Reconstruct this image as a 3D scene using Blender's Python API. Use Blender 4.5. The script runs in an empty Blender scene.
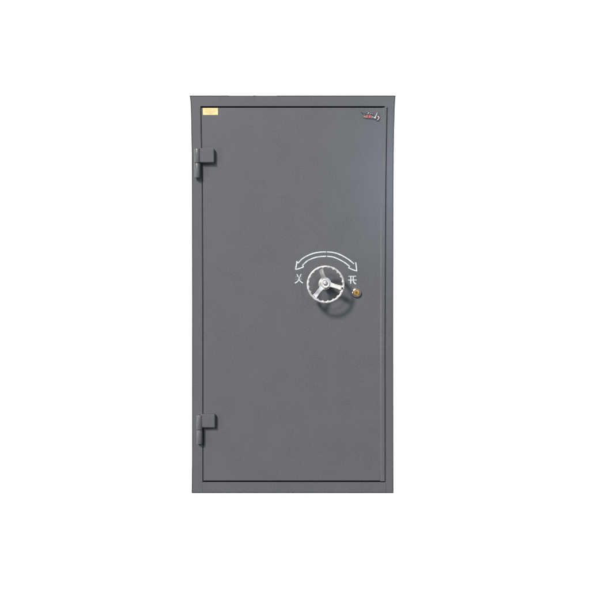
import bpy, bmesh, math, random
from math import sin, cos, pi, radians
from mathutils import Vector, noise
random.seed(4)
sc = bpy.context.scene
C = sc.collection

# ------------------------------------------------------------ camera, world, lamps, exposure
cam = bpy.data.cameras.new('camera')
cam.sensor_width = 36.0
cam.lens = 36.0 * 1000.0 / 590.0
cam.clip_start = 0.1
cam.clip_end = 100.0
co = bpy.data.objects.new('camera', cam)
co.location = (0.0, -5.0, 1.2178)
co.rotation_euler = (radians(90 - 2.5), 0, 0)
C.objects.link(co)
sc.camera = co

w = bpy.data.worlds.new('World')
sc.world = w
w.use_nodes = True
w.node_tree.nodes['Background'].inputs[0].default_value = (0.97, 0.99, 1.0, 1)
w.node_tree.nodes['Background'].inputs[1].default_value = 0.20

def lamp(name, kind, loc, direction, power, col=(1, 1, 1), size=1.0, size_y=None, angle=4):
    l = bpy.data.lights.new(name, kind)
    l.energy = power
    l.color = col
    if kind == 'AREA':
        l.shape = 'RECTANGLE'
        l.size = size
        l.size_y = size_y or size
    elif kind == 'SUN':
        l.angle = radians(angle)
    o = bpy.data.objects.new(name, l)
    o.location = loc
    o.rotation_euler = Vector(direction).to_track_quat('-Z', 'Y').to_euler()
    C.objects.link(o)
    return o
lamp('key_lamp', 'SUN', (-3, -5, 4.5), (0.52, 1.0, -0.74), 4.6, (1.0, 0.97, 0.93), angle=8.5)
lamp('second_lamp', 'SUN', (-2, -5, 3), (0.30, 1.0, -0.45), 1.5, (1.0, 0.98, 0.95), angle=12)
lamp('window_lamp', 'AREA', (1.46, -5.0, 1.95), (-0.95, 5.0, -0.4), 48, (0.52, 0.64, 1.0), 0.25, 0.6)
lamp('side_lamp', 'AREA', (-4.2, -2.6, 1.0), (4.2, 2.6, 0.0), 72, (0.86, 0.91, 1.0), 0.9, 2.4)
sc.view_settings.view_transform = 'Standard'
sc.view_settings.look = 'None'
sc.view_settings.exposure = 0.0
sc.view_settings.gamma = 1.0
sc.cycles.use_denoising = True

# ------------------------------------------------------------ materials
def nt(name):
    m = bpy.data.materials.new(name)
    m.use_nodes = True
    n = m.node_tree.nodes
    return m, n, m.node_tree.links, n['Principled BSDF']

def coords(n, l, scale=(1, 1, 1)):
    tc = n.new('ShaderNodeTexCoord')
    mp = n.new('ShaderNodeMapping')
    mp.inputs['Scale'].default_value = scale
    l.new(tc.outputs['Object'], mp.inputs['Vector'])
    return mp

def noise_tex(n, l, mp, scale, detail=4, rough=0.5):
    t = n.new('ShaderNodeTexNoise')
    t.inputs['Scale'].default_value = scale
    t.inputs['Detail'].default_value = detail
    t.inputs['Roughness'].default_value = rough
    l.new(mp.outputs[0], t.inputs['Vector'])
    return t

def painted(name, c0, c1, rough, bump=0.15, fine=900, metal=0.0, mott=7, rvar=0.08, grain=None):
    m, n, l, b = nt(name)
    mp = coords(n, l)
    t = noise_tex(n, l, mp, mott, 5, 0.6)
    tf = noise_tex(n, l, mp, grain or fine * 0.28, 4, 0.75)
    mixf = n.new('ShaderNodeMath'); mixf.operation = 'MULTIPLY_ADD'
    l.new(tf.outputs['Fac'], mixf.inputs[0]); mixf.inputs[1].default_value = 0.9 if grain else 0.55
    lo = n.new('ShaderNodeMath'); lo.operation = 'MULTIPLY_ADD'      # calm the broad mottling of the grey paint
    lo.inputs[1].default_value = 0.35 if grain else 1.0
    lo.inputs[2].default_value = 0.325 if grain else 0.0
    l.new(t.outputs['Fac'], lo.inputs[0])
    l.new(lo.outputs[0], mixf.inputs[2])
    r = n.new('ShaderNodeValToRGB')
    r.color_ramp.elements[0].position = 0.5 if not grain else 0.6
    r.color_ramp.elements[1].position = 1.05 if not grain else 1.3
    r.color_ramp.elements[0].color = (*c0, 1)
    r.color_ramp.elements[1].color = (*c1, 1)
    l.new(mixf.outputs[0], r.inputs[0])
    l.new(r.outputs[0], b.inputs['Base Color'])
    mr = n.new('ShaderNodeMapRange')
    mr.inputs['To Min'].default_value = rough - rvar
    mr.inputs['To Max'].default_value = rough + rvar
    l.new(t.outputs['Fac'], mr.inputs['Value'])
    l.new(mr.outputs[0], b.inputs['Roughness'])
    b.inputs['Metallic'].default_value = metal
    f = noise_tex(n, l, mp, fine, 2, 0.5)
    bp = n.new('ShaderNodeBump')
    bp.inputs['Strength'].default_value = bump
    bp.inputs['Distance'].default_value = 0.0006
    l.new(f.outputs['Fac'], bp.inputs['Height'])
    l.new(bp.outputs[0], b.inputs['Normal'])
    return m

GREY = painted('grey_paint', (0.050, 0.053, 0.056), (0.077, 0.080, 0.084), 0.62, 0.35, 700, rvar=0.05, grain=130)
g = GREY.node_tree.nodes['Principled BSDF']
g.inputs['Specular IOR Level'].default_value = 0.12
g.inputs['Coat Weight'].default_value = 0.55
g.inputs['Coat Roughness'].default_value = 0.25
DARK = painted('dark_rebate_paint', (0.012, 0.012, 0.014), (0.018, 0.018, 0.02), 0.6)
WHITE = painted('white_stencil_paint', (0.24, 0.265, 0.28), (0.58, 0.61, 0.625), 0.55, 0.2, 500, mott=60)
FADED = painted('faded_stencil_paint', (0.09, 0.095, 0.10), (0.22, 0.23, 0.24), 0.55, 0.2, 500, mott=120)
STEEL = painted('cast_aluminium', (0.30, 0.29, 0.27), (0.64, 0.63, 0.61), 0.33, 0.9, 240, metal=0.50, mott=60, rvar=0.1)
CHROME = painted('chrome', (0.66, 0.66, 0.67), (0.8, 0.8, 0.8), 0.18, 0.1, 200, metal=1.0, mott=30, rvar=0.05)
BRASS = painted('brass', (0.32, 0.17, 0.03), (0.56, 0.34, 0.09), 0.33, 0.3, 400, metal=0.75, mott=60)
YELLOW = painted('pale_gold_plate', (0.60, 0.39, 0.15), (0.72, 0.51, 0.23), 0.4, 0.15, 400, mott=40)
OCHRE = painted('ochre_print', (0.28, 0.15, 0.06), (0.4, 0.23, 0.10), 0.5)
RED = painted('red_print', (0.42, 0.05, 0.06), (0.58, 0.10, 0.10), 0.45)
SALMON = painted('salmon_print', (0.85, 0.33, 0.18), (0.9, 0.4, 0.24), 0.5)
CREAM = painted('cream_enamel', (0.32, 0.29, 0.23), (0.55, 0.50, 0.42), 0.35, mott=80)
BLACK = painted('black_enamel_and_hole', (0.010, 0.010, 0.012), (0.02, 0.02, 0.022), 0.4)
TEAL = painted('grey_green_enamel', (0.16, 0.22, 0.22), (0.24, 0.30, 0.30), 0.4)
PALE_MARK = painted('pale_edge_mark', (0.50, 0.53, 0.42), (0.66, 0.68, 0.58), 0.7)
BACK = painted('white_backdrop_paint', (0.9, 0.9, 0.9), (0.92, 0.92, 0.92), 0.9, 0.0)

# ------------------------------------------------------------ builders
def obj(name, bm, mat, parent=None, smooth=35):
    bmesh.ops.recalc_face_normals(bm, faces=bm.faces)
    me = bpy.data.meshes.new(name)
    bm.to_mesh(me)
    bm.free()
    me.materials.append(mat)
    if smooth:
        for p in me.polygons:
            p.use_smooth = True
        me.set_sharp_from_angle(angle=radians(smooth))
    o = bpy.data.objects.new(name, me)
    C.objects.link(o)
    if parent:
        o.parent = parent
    return o

def add_prism(bm, pts, y0, y1, bev=0.0, seg=2):
    """outline pts (x,z), front at y0 (towards the viewer), back at y1"""
    f = [bm.verts.new((x, y0, z)) for x, z in pts]
    b = [bm.verts.new((x, y1, z)) for x, z in pts]
    fr = bm.faces.new(f)
    bk = bm.faces.new(list(reversed(b)))
    n = len(pts)
    for i in range(n):
        bm.faces.new((f[i], b[i], b[(i + 1) % n], f[(i + 1) % n]))
    if bev > 0:
        bmesh.ops.bevel(bm, geom=list(fr.edges), offset=bev, segments=seg, profile=0.5, affect='EDGES', clamp_overlap=True)

def add_box(bm, x0, x1, y0, y1, z0, z1, bev=0.0, seg=2):
    pts = [(x0, z0), (x1, z0), (x1, z1), (x0, z1)]
    vs = [bm.verts.new((x, y, z)) for y in (y0, y1) for x, z in pts]
    fs = [(0, 1, 2, 3), (7, 6, 5, 4), (0, 4, 5, 1), (1, 5, 6, 2), (2, 6, 7, 3), (3, 7, 4, 0)]
    faces = [bm.faces.new([vs[i] for i in f]) for f in fs]
    if bev > 0:
        es = {e for f in faces for e in f.edges}
        bmesh.ops.bevel(bm, geom=list(es), offset=bev, segments=seg, profile=0.5, affect='EDGES')

def add_lathe(bm, prof, origin, axis='Y', seg=64, close=True):
    """prof: list of (radius, distance along axis)"""
    rings = []
    ox, oy, oz = origin
    for r, d in prof:
        ring = []
        if r < 1e-6:
            p = (ox, oy + d, oz) if axis == 'Y' else (ox, oy, oz + d)
            rings.append([bm.verts.new(p)])
            continue
        for k in range(seg):
            a = 2 * pi * k / seg
            if axis == 'Y':
                ring.append(bm.verts.new((ox + r * cos(a), oy + d, oz + r * sin(a))))
            else:
                ring.append(bm.verts.new((ox + r * cos(a), oy + r * sin(a), oz + d)))
        rings.append(ring)
    for A, B in zip(rings, rings[1:]):
        for k in range(seg):
            k2 = (k + 1) % seg
            if len(A) == 1 and len(B) == 1:
                continue
            if len(A) == 1:
                bm.faces.new((A[0], B[k], B[k2]))
            elif len(B) == 1:
                bm.faces.new((A[k], B[0], A[k2]))
            else:
                bm.faces.new((A[k], B[k], B[k2], A[k2]))

def catmull(pts, n=8):
    out = []
    P = [pts[0]] + list(pts) + [pts[-1]]
    for i in range(1, len(P) - 2):
        p0, p1, p2, p3 = P[i - 1:i + 3]
        for k in range(n):
            t = k / n
            out.append(tuple(0.5 * (2 * p1[j] + (p2[j] - p0[j]) * t + (2 * p0[j] - 5 * p1[j] + 4 * p2[j] - p3[j]) * t * t
                                    + (3 * p1[j] - p0[j] - 3 * p2[j] + p3[j]) * t ** 3) for j in range(2)))
    out.append(tuple(pts[-1]))
    return out

def add_ribbon(bm, pts, width, y_back, thick=0.0006, taper=None):
    """stroke along (x,z) points, lying on the plane y_back"""
    n = len(pts)
    L, R = [], []
    for i, p in enumerate(pts):
        a = pts[max(i - 1, 0)]
        b = pts[min(i + 1, n - 1)]
        d = Vector((b[0] - a[0], b[1] - a[1])).normalized()
        q = Vector((-d.y, d.x))
        wd = width if taper is None else width * (taper[0] + (taper[1] - taper[0]) * i / max(1, n - 1))
        L.append((p[0] + q.x * wd / 2, p[1] + q.y * wd / 2))
        R.append((p[0] - q.x * wd / 2, p[1] - q.y * wd / 2))
    f = [[bm.verts.new((x, y_back - thick, z)) for x, z in S] for S in (L, R)]
    g = [[bm.verts.new((x, y_back, z)) for x, z in S] for S in (L, R)]
    for i in range(n - 1):
        bm.faces.new((f[0][i], f[0][i + 1], f[1][i + 1], f[1][i]))
        bm.faces.new((g[0][i], g[1][i], g[1][i + 1], g[0][i + 1]))
        bm.faces.new((f[0][i], g[0][i], g[0][i + 1], f[0][i + 1]))
        bm.faces.new((f[1][i], f[1][i + 1], g[1][i + 1], g[1][i]))
    bm.faces.new((f[0][0], f[1][0], g[1][0], g[0][0]))
    bm.faces.new((f[0][-1], g[0][-1], g[1][-1], f[1][-1]))

def interp(tab, z):
    if z <= tab[0][0]:
        return tab[0][1]
    for (z0, a), (z1, b) in zip(tab, tab[1:]):
        if z <= z1:
            t = (z - z0) / (z1 - z0)
            return a + (b - a) * t
    return tab[-1][1]

# ------------------------------------------------------------ the setting: plain white wall
def build_backdrop():
    bm = bmesh.new()
    y0, y1 = 0.0050, 0.16
    # one continuous sheet of plaster round the opening the frame is set into
    X = [-8.0, -0.490, 0.470, 8.0]
    Zs = [-6.0, 0.030, 1.962, 8.0]
    for y in (y0, y1):
        g = [[bm.verts.new((x, y, z)) for x in X] for z in Zs]
        for j in range(3):
            for i in range(3):
                if not (i == 1 and j == 1):
                    bm.faces.new((g[j][i], g[j][i + 1], g[j + 1][i + 1], g[j + 1][i]))
    bm.verts.ensure_lookup_table()
    F = bm.verts[:16]; B = bm.verts[16:32]
    for a, b in ((5, 6), (6, 10), (10, 9), (9, 5)):
        bm.faces.new((F[a], F[b], B[b], B[a]))
    o = obj('backdrop', bm, BACK, None, 0)
    o['kind'] = 'structure'
    o['label'] = 'plain white backdrop wall around the grey vault door'
build_backdrop()

# ------------------------------------------------------------ the vault door
root = bpy.data.objects.new('vault_door', None)
C.objects.link(root)
root.location = (0, 0, 0)
root['label'] = 'tall grey painted steel vault door in its frame with a silver handwheel'
root['category'] = 'vault door'
root['kind'] = 'thing'

def part(name, parent=root, loc=(0, 0, 0)):
    o = bpy.data.objects.new(name, None)
    o.location = loc
    C.objects.link(o)
    o.parent = parent
    return o

Z = [0.0, 0.17, 0.40, 0.75, 0.97, 1.25, 1.50, 1.70, 1.82, 1.87, 1.92, 1.945, 1.968, 1.984, 1.9913]
TOP = 1.9913
BOT = -0.0016
OUT_L = [(0, -0.5223), (0.03, -0.5210), (0.17, -0.5194), (0.60, -0.5175), (0.97, -0.5156), (1.54, -0.5141), (1.70, -0.5144),
         (1.82, -0.5158), (1.92, -0.5175), (1.945, -0.5186), (1.968, -0.5202), (1.984, -0.5222), (1.9913, -0.5239)]
OUT_R = [(0, 0.4966), (0.17, 0.4952), (0.75, 0.4919), (0.97, 0.4911), (1.52, 0.4901), (1.70, 0.4906), (1.82, 0.4918), (1.92, 0.4942),
         (1.945, 0.4950), (1.968, 0.4962), (1.984, 0.4977), (1.9913, 0.4990)]
SEAM_L = [(0, -0.4648), (0.17, -0.4643), (0.6, -0.4630), (0.97, -0.4615), (1.50, -0.4619), (1.70, -0.4640), (1.82, -0.4664), (1.92, -0.4677), (2, -0.468)]
SEAM_R = [(0, 0.4568), (0.17, 0.4560), (0.75, 0.4530), (0.97, 0.4533), (1.50, 0.4540), (1.70, 0.4556), (1.82, 0.4571), (1.92, 0.4590), (2, 0.460)]
RIDGE = [(0, 0.4300), (0.17, 0.4292), (0.75, 0.4262), (0.97, 0.4258), (1.50, 0.4256), (1.70, 0.4277), (1.82, 0.4300), (1.92, 0.4322), (2, 0.433)]
SEAM_T, SEAM_B = 1.9346, 0.0571
GX, GZ = 0.0030, 0.0042      # half widths of the gap round the leaf

def col(tab, off, z0, z1, rev=False):
    zs = sorted({z0, z1, *[z for z in Z if z0 < z < z1]})
    pts = [(interp(tab, z) + off, z) for z in zs]
    return pts[::-1] if rev else pts

# frame: one rigid welded frame
frame = None
def build_frame():
    global frame
    LIP = 0.0032          # rolled outer edge
    GR = 0.0016           # fold line beside it
    o1 = LIP + GR
    bm = bmesh.new()
    # stiles and head in one plate, the bottom rail butts between them
    zi = SEAM_T + GZ
    U = (col(OUT_L, o1, BOT + o1, TOP - o1) + col(OUT_R, -o1, BOT + o1, TOP - o1, True)
         + col(SEAM_R, GX, BOT + o1, zi) + col(SEAM_L, -GX, BOT + o1, zi, True))
    add_prism(bm, U, 0.0, 0.02, 0.0010)
    z0, z1 = BOT + o1, SEAM_B - GZ
    xl, xr = interp(SEAM_L, z1) - GX + 0.0002, interp(SEAM_R, z1) + GX - 0.0002
    add_prism(bm, [(xl, z0), (xr, z0), (xr, z1), (xl, z1)], 0.0, 0.02, 0.0012)
    # small welded filler in the upper and lower lock-side corners
    add_prism(bm, [(0.4460, SEAM_T - 0.0042), (0.4618, SEAM_T - 0.0042), (0.4618, SEAM_T + 0.0046), (0.4460, SEAM_T + 0.0046)], 0.0006, 0.03, 0.0006)
    # rolled outer lip
    add_prism(bm, col(OUT_L, 0, BOT, TOP) + col(OUT_L, LIP, BOT + 0.001, TOP - 0.001, True), 0.0, 0.02, 0.0008)
    add_prism(bm, col(OUT_R, -LIP, BOT + 0.001, TOP - 0.001) + col(OUT_R, 0, BOT, TOP, True), 0.0, 0.02, 0.0008)
    for z0, z1 in ((BOT + 0.0002, BOT + LIP), (TOP - LIP, TOP - 0.0002)):
        zm = (z0 + z1) / 2
        add_prism(bm, [(interp(OUT_L, zm) + LIP, z0), (interp(OUT_R, zm) - LIP, z0), (interp(OUT_R, zm) - LIP, z1), (interp(OUT_L, zm) + LIP, z1)], 0.0, 0.02, 0.0008)
    # body of the frame behind the face, straight inner sides
    add_prism(bm, col(OUT_L, 0.0004, BOT + 0.0004, TOP - 0.0004) + col(SEAM_L, 0.0, BOT + 0.0004, TOP - 0.0004, True), 0.0045, 0.125)
    add_prism(bm, col(SEAM_R, 0.0, BOT + 0.0004, TOP - 0.0004) + col(OUT_R, -0.0004, BOT + 0.0004, TOP - 0.0004, True), 0.0045, 0.125)
    add_prism(bm, [(-0.464, BOT + 0.0004), (0.457, BOT + 0.0004), (0.457, SEAM_B - GZ - 0.001), (-0.464, SEAM_B - GZ - 0.001)], 0.0046, 0.1249)
    add_prism(bm, [(-0.468, SEAM_T + GZ + 0.001), (0.459, SEAM_T + GZ + 0.001), (0.459, TOP - 0.0006), (-0.468, TOP - 0.0006)], 0.0046, 0.1249)
    frame = obj('frame', bm, GREY, root, 0)
    # dark rebate the leaf closes against
    bm = bmesh.new()
    y0, y1 = 0.045, 0.12
    add_box(bm, -0.4760, -0.43, y0, y1, 0.02, 1.97)
    add_box(bm, 0.43, 0.4680, y0, y1, 0.02, 1.97)
    add_box(bm, -0.43, 0.43, y0, y1, 0.02, 0.09)
    add_box(bm, -0.43, 0.43, y0, y1, 1.90, 1.97)
    add_box(bm, -0.43, 0.43, 0.112, y1 - 0.0005, 0.09, 1.90)
    obj('rebate', bm, DARK, frame, 0)
    for x0, x1 in ((-0.3275, -0.2060), (-0.1930, -0.0893)):  # added pale strips standing in for faint residue along the top edge
        bm = bmesh.new()
        add_box(bm, x0, x1, -0.0012, 0.05, TOP - 0.0026, TOP + 0.0010, 0.0004, 1)
        obj('pale_edge_strip', bm, PALE_MARK, frame, 0)
build_frame()

# leaf
def build_leaf():
    bm = bmesh.new()
    zb, zt = SEAM_B + GZ, SEAM_T - GZ
    left = col(SEAM_L, GX, zb, zt)
    right = col(RIDGE, 0.0, zb, zt, True)
    add_prism(bm, left + right, 0.0, 0.045 - 0.002, 0.0026, 3)
    leaf = obj('door_leaf', bm, GREY, root, 0)
    # folded closing strip along the lock side, slightly proud
    bm = bmesh.new()
    zs = sorted({zb - 0.0012, zt + 0.0, *[z for z in Z if zb < z < zt]})
    rows = []
    for z in zs:
        a, b = interp(RIDGE, z), interp(SEAM_R, z) - GX
        sec = [(a - 0.0005, 0.004), (a - 0.0002, -0.0004), (a + 0.0010, -0.0010), (a + 0.0064, -0.0040), (a + 0.0080, -0.0044), (b - 0.0022, -0.0044), (b - 0.0006, -0.0037),
               (b, -0.0022), (b, 0.042), (a - 0.0005, 0.042)]
        rows.append([bm.verts.new((x, y, z)) for x, y in sec])
    m = len(rows[0])
    for A, B in zip(rows, rows[1:]):
        for k in range(m):
            bm.faces.new((A[k], A[(k + 1) % m], B[(k + 1) % m], B[k]))
    bm.faces.new(rows[0]); bm.faces.new(rows[-1][::-1])
    obj('closing_strip', bm, GREY, leaf, 0)
    return leaf
leaf = build_leaf()

# hinges -------------------------------------------------------
def build_hinge(zt, zsplit, zb, xc, x_leaf_r, z_leaf_t, z_leaf_b):
    h = part('hinge', root, (xc, -0.0205, zsplit))
    r = 0.0160
    def knuckle(z0, z1, rr):
        bm = bmesh.new()
        c = 0.0022
        add_lathe(bm, [(0, 0), (rr - c, 0), (rr - c * 0.3, c * 0.3), (rr, c), (rr, z1 - z0 - c), (rr - c * 0.3, z1 - z0 - c * 0.3), (rr - c, z1 - z0), (0, z1 - z0)],
                  (0, 0, z0 - zsplit), 'Z', 48)
        k = obj('knuckle', bm, GREY, h, 40)
        return k
    knuckle(zsplit + 0.0010, zt, r)
    knuckle(zb, zsplit - 0.0010, r - 0.0004)
    bm = bmesh.new()
    add_lathe(bm, [(0, 0), (0.0105, 0), (0.0105, zt - zb - 0.006), (0, zt - zb - 0.006)], (0, 0, zb + 0.003 - zsplit), 'Z', 32)
    obj('hinge_pin', bm, DARK, h, 40)
    # plate welded to the door leaf
    bm = bmesh.new()
    add_box(bm, 0.0060, x_leaf_r - xc, -0.0090, 0.0203, z_leaf_b - zsplit, z_leaf_t - zsplit, 0.0042, 1)
    p = obj('hinge_plate', bm, GREY, h, 0)
    # web welding the lower knuckle to the frame
    bm = bmesh.new()
    add_box(bm, -0.011, 0.006, 0.004, 0.0203, zb + 0.002 - zsplit, zsplit - 0.003 - zsplit, 0.001, 1)
    obj('weld_web', bm, GREY, h, 0)
    return h
build_hinge(1.7256, 1.6548, 1.5822, -0.4834, -0.3995, 1.7277, 1.6562)
build_hinge(0.3985, 0.3246, 0.2541, -0.4786, -0.3996, 0.4035, 0.3354)

# stencilled turning arrow ------------------------------------
def markings():
    YB = -0.00003
    WD = 0.0056
    bm = bmesh.new()
    outer = catmull([(0.0165, 1.1600), (0.035, 1.1796), (0.060, 1.1950), (0.0839, 1.2052), (0.1104, 1.2118), (0.1345, 1.2146), (0.1556, 1.2150)])
    add_ribbon(bm, outer, WD, YB)
    outer2 = catmull([(0.1593, 1.2148), (0.1800, 1.2136), (0.1938, 1.2115), (0.2148, 1.2055), (0.2348, 1.1968), (0.2683, 1.1768), (0.2945, 1.1552)])
    add_ribbon(bm, outer2, WD, YB)
    inner = catmull([(0.0385, 1.1490), (0.060, 1.1690), (0.080, 1.1798), (0.1004, 1.1868), (0.1270, 1.1918), (0.1556, 1.1934)])
    add_ribbon(bm, inner, WD, YB)
    inner2 = catmull([(0.1593, 1.1933), (0.1839, 1.1909), (0.2000, 1.1862), (0.2179, 1.1784), (0.2449, 1.1640), (0.2724, 1.1435)])
    add_ribbon(bm, inner2, WD, YB)
    add_ribbon(bm, [(0.0175, 1.1575), (0.0098, 1.1672)], WD * 0.9, YB - 0.00002)
    add_ribbon(bm, [(0.0098, 1.1690), (0.0072, 1.1500), (0.0025, 1.1262)], WD, YB - 0.00004)
    add_ribbon(bm, [(0.0020, 1.1272), (0.0220, 1.1320), (0.0425, 1.1400)], WD, YB - 0.00006)
    add_ribbon(bm, [(0.0418, 1.1392), (0.0375, 1.1505)], WD * 0.9, YB - 0.00002)
    add_ribbon(bm, [(0.3032, 1.1634), (0.3062, 1.1430), (0.3092, 1.1185)], WD, YB - 0.00004)
    add_ribbon(bm, [(0.3096, 1.1196), (0.2880, 1.1262), (0.2670, 1.1366)], WD, YB - 0.00006)
    add_ribbon(bm, [(0.2680, 1.1358), (0.2735, 1.1450)], WD * 0.9, YB - 0.00002)
    a = obj('arrow_marking', bm, WHITE, leaf, 0)
    a['label'] = 'white stencilled double-headed arc arrow above the handwheel'
    # the two characters
    bm = bmesh.new()
    y = YB
    add_ribbon(bm, [(0.0092, 1.1040), (0.0165, 1.0905)], 0.0040, y)
    add_ribbon(bm, [(0.0310, 1.1045), (0.0215, 1.0850)], 0.0042, y - 0.00002)
    add_ribbon(bm, catmull([(0.0205, 1.0905), (0.0195, 1.0790), (0.0120, 1.0670), (-0.0005, 1.0590)], 5), 0.0052, y - 0.00004)
    add_ribbon(bm, catmull([(0.0190, 1.0790), (0.0275, 1.0680), (0.0390, 1.0590)], 5), 0.0052, y - 0.00006)
    c = obj('character_marking', bm, WHITE, leaf, 0)
    bm = bmesh.new()
    add_ribbon(bm, [(0.0025, 1.0898), (0.0345, 1.0902)], 0.0026, y - 0.00008)
    add_ribbon(bm, [(0.0000, 1.0786), (0.0392, 1.0792)], 0.0026, y - 0.00010)
    obj('faded_stroke', bm, FADED, c, 0)
    bm = bmesh.new()
    add_ribbon(bm, [(0.2790, 1.0935), (0.2788, 1.0550)], 0.0055, y)
    add_ribbon(bm, catmull([(0.2915, 1.0935), (0.2912, 1.0740), (0.2950, 1.0620), (0.3050, 1.0545)], 5), 0.0055, y - 0.00002)
    add_ribbon(bm, [(0.2668, 1.0932), (0.3055, 1.0934)], 0.0037, y - 0.00004)
    add_ribbon(bm, [(0.2650, 1.0744), (0.3085, 1.0748)], 0.0037, y - 0.00006)
    obj('character_marking', bm, WHITE, leaf, 0)
markings()

# rating plate -------------------------------------------------
def plate():
    bm = bmesh.new()
    x0, x1, z0, z1 = -0.4572, -0.3824, 1.8940, 1.9288
    add_box(bm, x0, x1, -0.0014, -0.00002, z0, z1, 0.0004, 1)
    p = obj('rating_plate', bm, YELLOW, leaf, 0)
    bm = bmesh.new()
    y = -0.00141
    rnd = random.Random(9)
    add_ribbon(bm, [(x0 + 0.011, z1 - 0.0075), (x0 + 0.043, z1 - 0.0075)], 0.0022, y, 0.0002)
    for r, zz in enumerate((z1 - 0.0135, z1 - 0.0180, z1 - 0.0225)):
        x = x0 + 0.010
        while x < x1 - 0.013:
            ln = rnd.uniform(0.0022, 0.0050)
            add_ribbon(bm, [(x, zz), (x + ln, zz)], 0.0021, y, 0.0002)
            x += ln + rnd.uniform(0.0010, 0.0024)
    for zz in (z0 + 0.0018, z1 - 0.0018):
        add_ribbon(bm, [(x0 + 0.002, zz), (x1 - 0.002, zz)], 0.0006, y, 0.0002)
    add_ribbon(bm, [(x0 + 0.030, z0 + 0.0055), (x0 + 0.046, z0 + 0.0055)], 0.0020, y, 0.0002)
    obj('print', bm, OCHRE, p, 0)
    bm = bmesh.new()
    add_lathe(bm, [(0, -0.0003), (0.0036, -0.0003), (0.0036, 0)], (x0 + 0.0535, y, z1 - 0.0070), 'Y', 20)
    obj('seal_mark', bm, SALMON, p, 0)
plate()

# maker's badge ------------------------------------------------
def badge():
    yb = -0.00002
    bm = bmesh.new()
    T = 0.0022
    def s(pts, wdt, dy=0.0, tp=None):
        add_ribbon(bm, catmull(pts, 4), wdt, yb - dy, T, tp)
    s([(0.3275, 1.9055), (0.3360, 1.9040), (0.3345, 1.8985), (0.3400, 1.8975)], 0.0030, 0, (1, 0.5))
    s([(0.3440, 1.9030), (0.3520, 1.8990), (0.3480, 1.8945)], 0.0030, 0.00003, (0.6, 1))
    s([(0.3570, 1.9065), (0.3600, 1.8960), (0.3660, 1.8930)], 0.0030, 0.00006)
    s([(0.3680, 1.9062), (0.3755, 1.9000), (0.3720, 1.8935)], 0.0030, 0.00009)
    s([(0.3820, 1.9060), (0.3805, 1.8965), (0.3850, 1.8925)], 0.0028, 0.00012)
    s([(0.3380, 1.8805), (0.3520, 1.8770), (0.3700, 1.8760), (0.3860, 1.8740)], 0.0040, 0.00015, (0.4, 1))
    s([(0.3905, 1.9050), (0.3890, 1.8940), (0.3920, 1.8850)], 0.0068, 0.00018, (0.5, 1))
    s([(0.3860, 1.8790), (0.3960, 1.8715), (0.4040, 1.8745), (0.4080, 1.8850)], 0.0062, 0.00021, (0.7, 0.8))
    s([(0.4165, 1.8960), (0.4215, 1.8800), (0.4165, 1.8660), (0.4040, 1.8650)], 0.0040, 0.00024, (0.4, 1))
    s([(0.4130, 1.9040), (0.4170, 1.8960)], 0.0030, 0.00027, (0.4, 1))
    b = obj('maker_badge', bm, BLACK, leaf, 0)
    bm = bmesh.new()
    yt = yb - 0.0023
    add_ribbon(bm, catmull([(0.4085, 1.9055), (0.4045, 1.8960), (0.4010, 1.8880), (0.3950, 1.8800)], 4), 0.0052, yt, 0.0012, (0.4, 1))
    add_ribbon(bm, catmull([(0.3900, 1.8835), (0.3960, 1.8790), (0.4020, 1.8800)], 4), 0.0038, yt - 0.00003, 0.0012)
    add_ribbon(bm, catmull([(0.4105, 1.8870), (0.4165, 1.8830), (0.4150, 1.8750), (0.4075, 1.8690)], 4), 0.0046, yt - 0.00006, 0.0012, (1, 0.5))
    obj('cream_stroke', bm, CREAM, b, 0)
    bm = bmesh.new()
    add_ribbon(bm, catmull([(0.3600, 1.8985), (0.3655, 1.9045), (0.3690, 1.9055)], 4), 0.0026, yt - 0.0001, 0.0008)
    add_ribbon(bm, catmull([(0.3740, 1.8990), (0.3790, 1.9010)], 4), 0.0022, yt - 0.0001, 0.0008)
    add_ribbon(bm, catmull([(0.3850, 1.8990), (0.3880, 1.9010)], 4), 0.0024, yt - 0.0001, 0.0008)
    obj('cream_lettering', bm, CREAM, b, 0)
    bm = bmesh.new()
    for x0, x1 in ((0.3520, 0.3625), (0.3665, 0.3775)):
        xm = (x0 + x1) / 2
        q = yt - 0.0004
        add_ribbon(bm, [(x0, 1.8900), (x1, 1.8902)], 0.0024, q, 0.0008)
        add_ribbon(bm, [(x0, 1.8862), (x1, 1.8864)], 0.0020, q - 0.00003, 0.0008)
        add_ribbon(bm, [(x0, 1.8818), (x1, 1.8820)], 0.0030, q - 0.00006, 0.0008)
        add_ribbon(bm, [(xm, 1.8915), (xm, 1.8805)], 0.0030, q - 0.00009, 0.0008)
        add_ribbon(bm, [(x0 + 0.0012, 1.8905), (x0 + 0.0006, 1.8805)], 0.0020, q - 0.00012, 0.0008)
    obj('red_lettering', bm, RED, b, 0)
    bm = bmesh.new()
    add_ribbon(bm, [(0.3425, 1.8862), (0.3505, 1.8852)], 0.0040, yb - 0.0003, 0.001)
    obj('badge_edge', bm, TEAL, b, 0)
    bm = bmesh.new()
    add_ribbon(bm, [(0.3800, 1.8850), (0.3865, 1.8838)], 0.0060, yb - 0.0003, 0.001)
    obj('badge_edge', bm, TEAL, b, 0)
badge()

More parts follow.
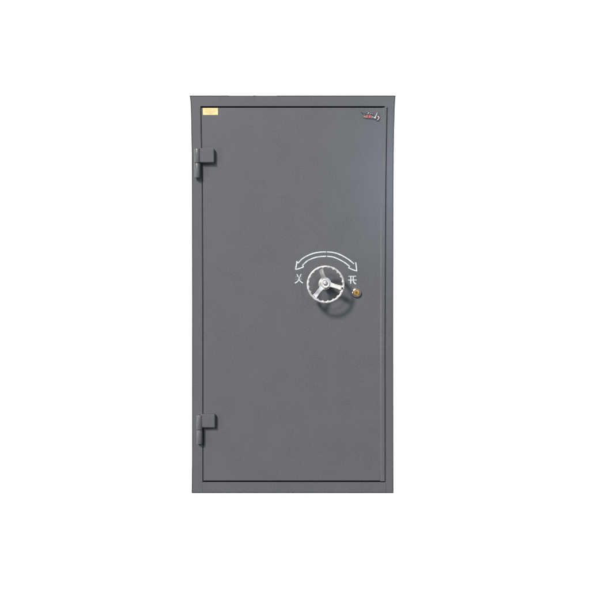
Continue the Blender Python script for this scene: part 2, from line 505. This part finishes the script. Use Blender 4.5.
# key lock -----------------------------------------------------
def lock():
    x, z = 0.3070, 1.0120
    L = part('key_lock', leaf, (x, 0, z))
    bm = bmesh.new()
    add_lathe(bm, [(0.0235, 0), (0.0240, -0.008), (0.0232, -0.0125), (0.0205, -0.0158), (0.0170, -0.0165), (0.0158, -0.0150), (0.0158, -0.0110), (0, -0.0110)], (0, 0, 0), 'Y', 64)
    obj('lock_collar', bm, CHROME, L, 50)
    bm = bmesh.new()
    add_lathe(bm, [(0.0150, -0.010), (0.0150, -0.0160), (0.0143, -0.0170), (0.0090, -0.0172), (0.0084, -0.0163), (0.0078, -0.0163), (0.0070, -0.0176), (0, -0.0176)], (0, 0, 0), 'Y', 64)
    obj('lock_cylinder', bm, BRASS, L, 40)
    bm = bmesh.new()
    add_lathe(bm, [(0, -0.0005), (0.0040, -0.0005), (0.0040, 0)], (0, -0.01763, 0.0008), 'Y', 20)
    add_box(bm, -0.0012, 0.0012, -0.0182, -0.01762, -0.0052, 0.0)
    obj('keyhole', bm, BLACK, L, 0)
lock()

# handwheel ----------------------------------------------------
def handwheel():
    hx, hz = 0.1497, 1.0562
    H = part('handwheel', root, (hx, 0, hz))
    # spindle and flange on the leaf
    bm = bmesh.new()
    add_lathe(bm, [(0.033, -0.0001), (0.033, -0.005), (0.031, -0.0075), (0.021, -0.009), (0.0185, -0.014), (0.0175, -0.078), (0.0, -0.078)], (0, 0, 0), 'Y', 64)
    obj('spindle', bm, STEEL, H, 40)
    HY, RY = -0.088, -0.104
    # hub: disc with a raised ring and a dome nut
    bm = bmesh.new()
    add_lathe(bm, [(0.0, 0.014), (0.0200, 0.014), (0.0222, 0.010), (0.0232, -0.002), (0.0224, -0.0065), (0.0205, -0.0080), (0.0180, -0.0082), (0.0165, -0.0074),
                   (0.0150, -0.0068), (0.0, -0.0075)], (0, HY, 0.0042), 'Y', 64)
    hub = obj('hub', bm, STEEL, H, 50)
    bm = bmesh.new()
    add_lathe(bm, [(0.0112, -0.0070), (0.0112, -0.0092), (0.0085, -0.0100), (0.0078, -0.0130), (0.0058, -0.0162), (0.0028, -0.0178), (0, -0.0182)], (0, HY, 0.0042), 'Y', 40)
    obj('cap_nut', bm, CHROME, hub, 60)
    # rim with finger scallops on its inner side
    bm = bmesh.new()
    N, M, T = 400, 20, 20
    ro = 0.0933
    grid = []
    for i in range(N):
        a = 2 * pi * i / N
        s = abs(sin((a + 0.16) * T / 2))
        ri = 0.0762 + 0.0060 * (s ** 0.7)
        rm, hw = (ro + ri) / 2, (ro - ri) / 2
        ring = []
        for j in range(M):
            b = 2 * pi * j / M
            cb, sb = cos(b), sin(b)
            rr = rm + hw * math.copysign(abs(cb) ** 0.62, cb)
            yy = RY + 0.0100 * math.copysign(abs(sb) ** 0.9, sb)
            ring.append(bm.verts.new((rr * cos(a) + 0.0004, yy, rr * sin(a))))
        grid.append(ring)
    for i in range(N):
        for j in range(M):
            A, B = grid[i], grid[(i + 1) % N]
            bm.faces.new((A[j], A[(j + 1) % M], B[(j + 1) % M], B[j]))
    obj('rim', bm, STEEL, H, 60)
    # three dished spokes with raised edges
    for deg in (107.5, -13.0, -131.5):
        a = radians(deg)
        d = Vector((cos(a), 0, sin(a))); q = Vector((-sin(a), 0, cos(a)))
        bm = bmesh.new()
        rows = []
        steps = 14
        for k in range(steps + 1):
            t = k / steps
            r = 0.018 + (0.0865 - 0.018) * t
            hw = 0.0100 - 0.0008 * sin(pi * t) + 0.0022 * t * t + (0.0045 * (1 - t) ** 6) + 0.0035 * max(0, (t - 0.85) / 0.15) ** 2
            y = HY + (RY - HY) * (t * t * (3 - 2 * t))
            sec = [(-hw, 0.006), (-hw, -0.0030), (-hw + 0.0012, -0.0046), (-hw + 0.0034, -0.0046), (-hw + 0.0050, -0.0020), (hw - 0.0050, -0.0020), (hw - 0.0034, -0.0046),
                   (hw - 0.0012, -0.0046), (hw, -0.0030), (hw, 0.006)]
            off = Vector((0, 0, 0.0042 * (1 - t)))
            rows.append([bm.verts.new(off + d * r + q * u + Vector((0, y + v, 0))) for u, v in sec])
        m = len(rows[0])
        for A, B in zip(rows, rows[1:]):
            for k in range(m):
                bm.faces.new((A[k], A[(k + 1) % m], B[(k + 1) % m], B[k]))
        bm.faces.new(rows[0]); bm.faces.new(rows[-1][::-1])
        sp = obj('spoke', bm, STEEL, H, 35)
        if deg == -13.0:
            c = d * 0.0835
            bm = bmesh.new()
            add_lathe(bm, [(0.0078, 0.004), (0.0078, -0.0060), (0.0068, -0.0072), (0.0050, -0.0072), (0.0046, -0.0060)], (c.x, RY - 0.0058, c.z), 'Y', 32)
            obj('grip_boss', bm, STEEL, sp, 40)
            bm = bmesh.new()
            add_lathe(bm, [(0.0049, 0.0), (0.0049, -0.0073), (0.0, -0.0073)], (c.x, RY - 0.0058, c.z), 'Y', 24)
            obj('grip_hole_disc', bm, BLACK, sp, 0)  # solid disc, its black stands in for the shade inside a hole
handwheel()
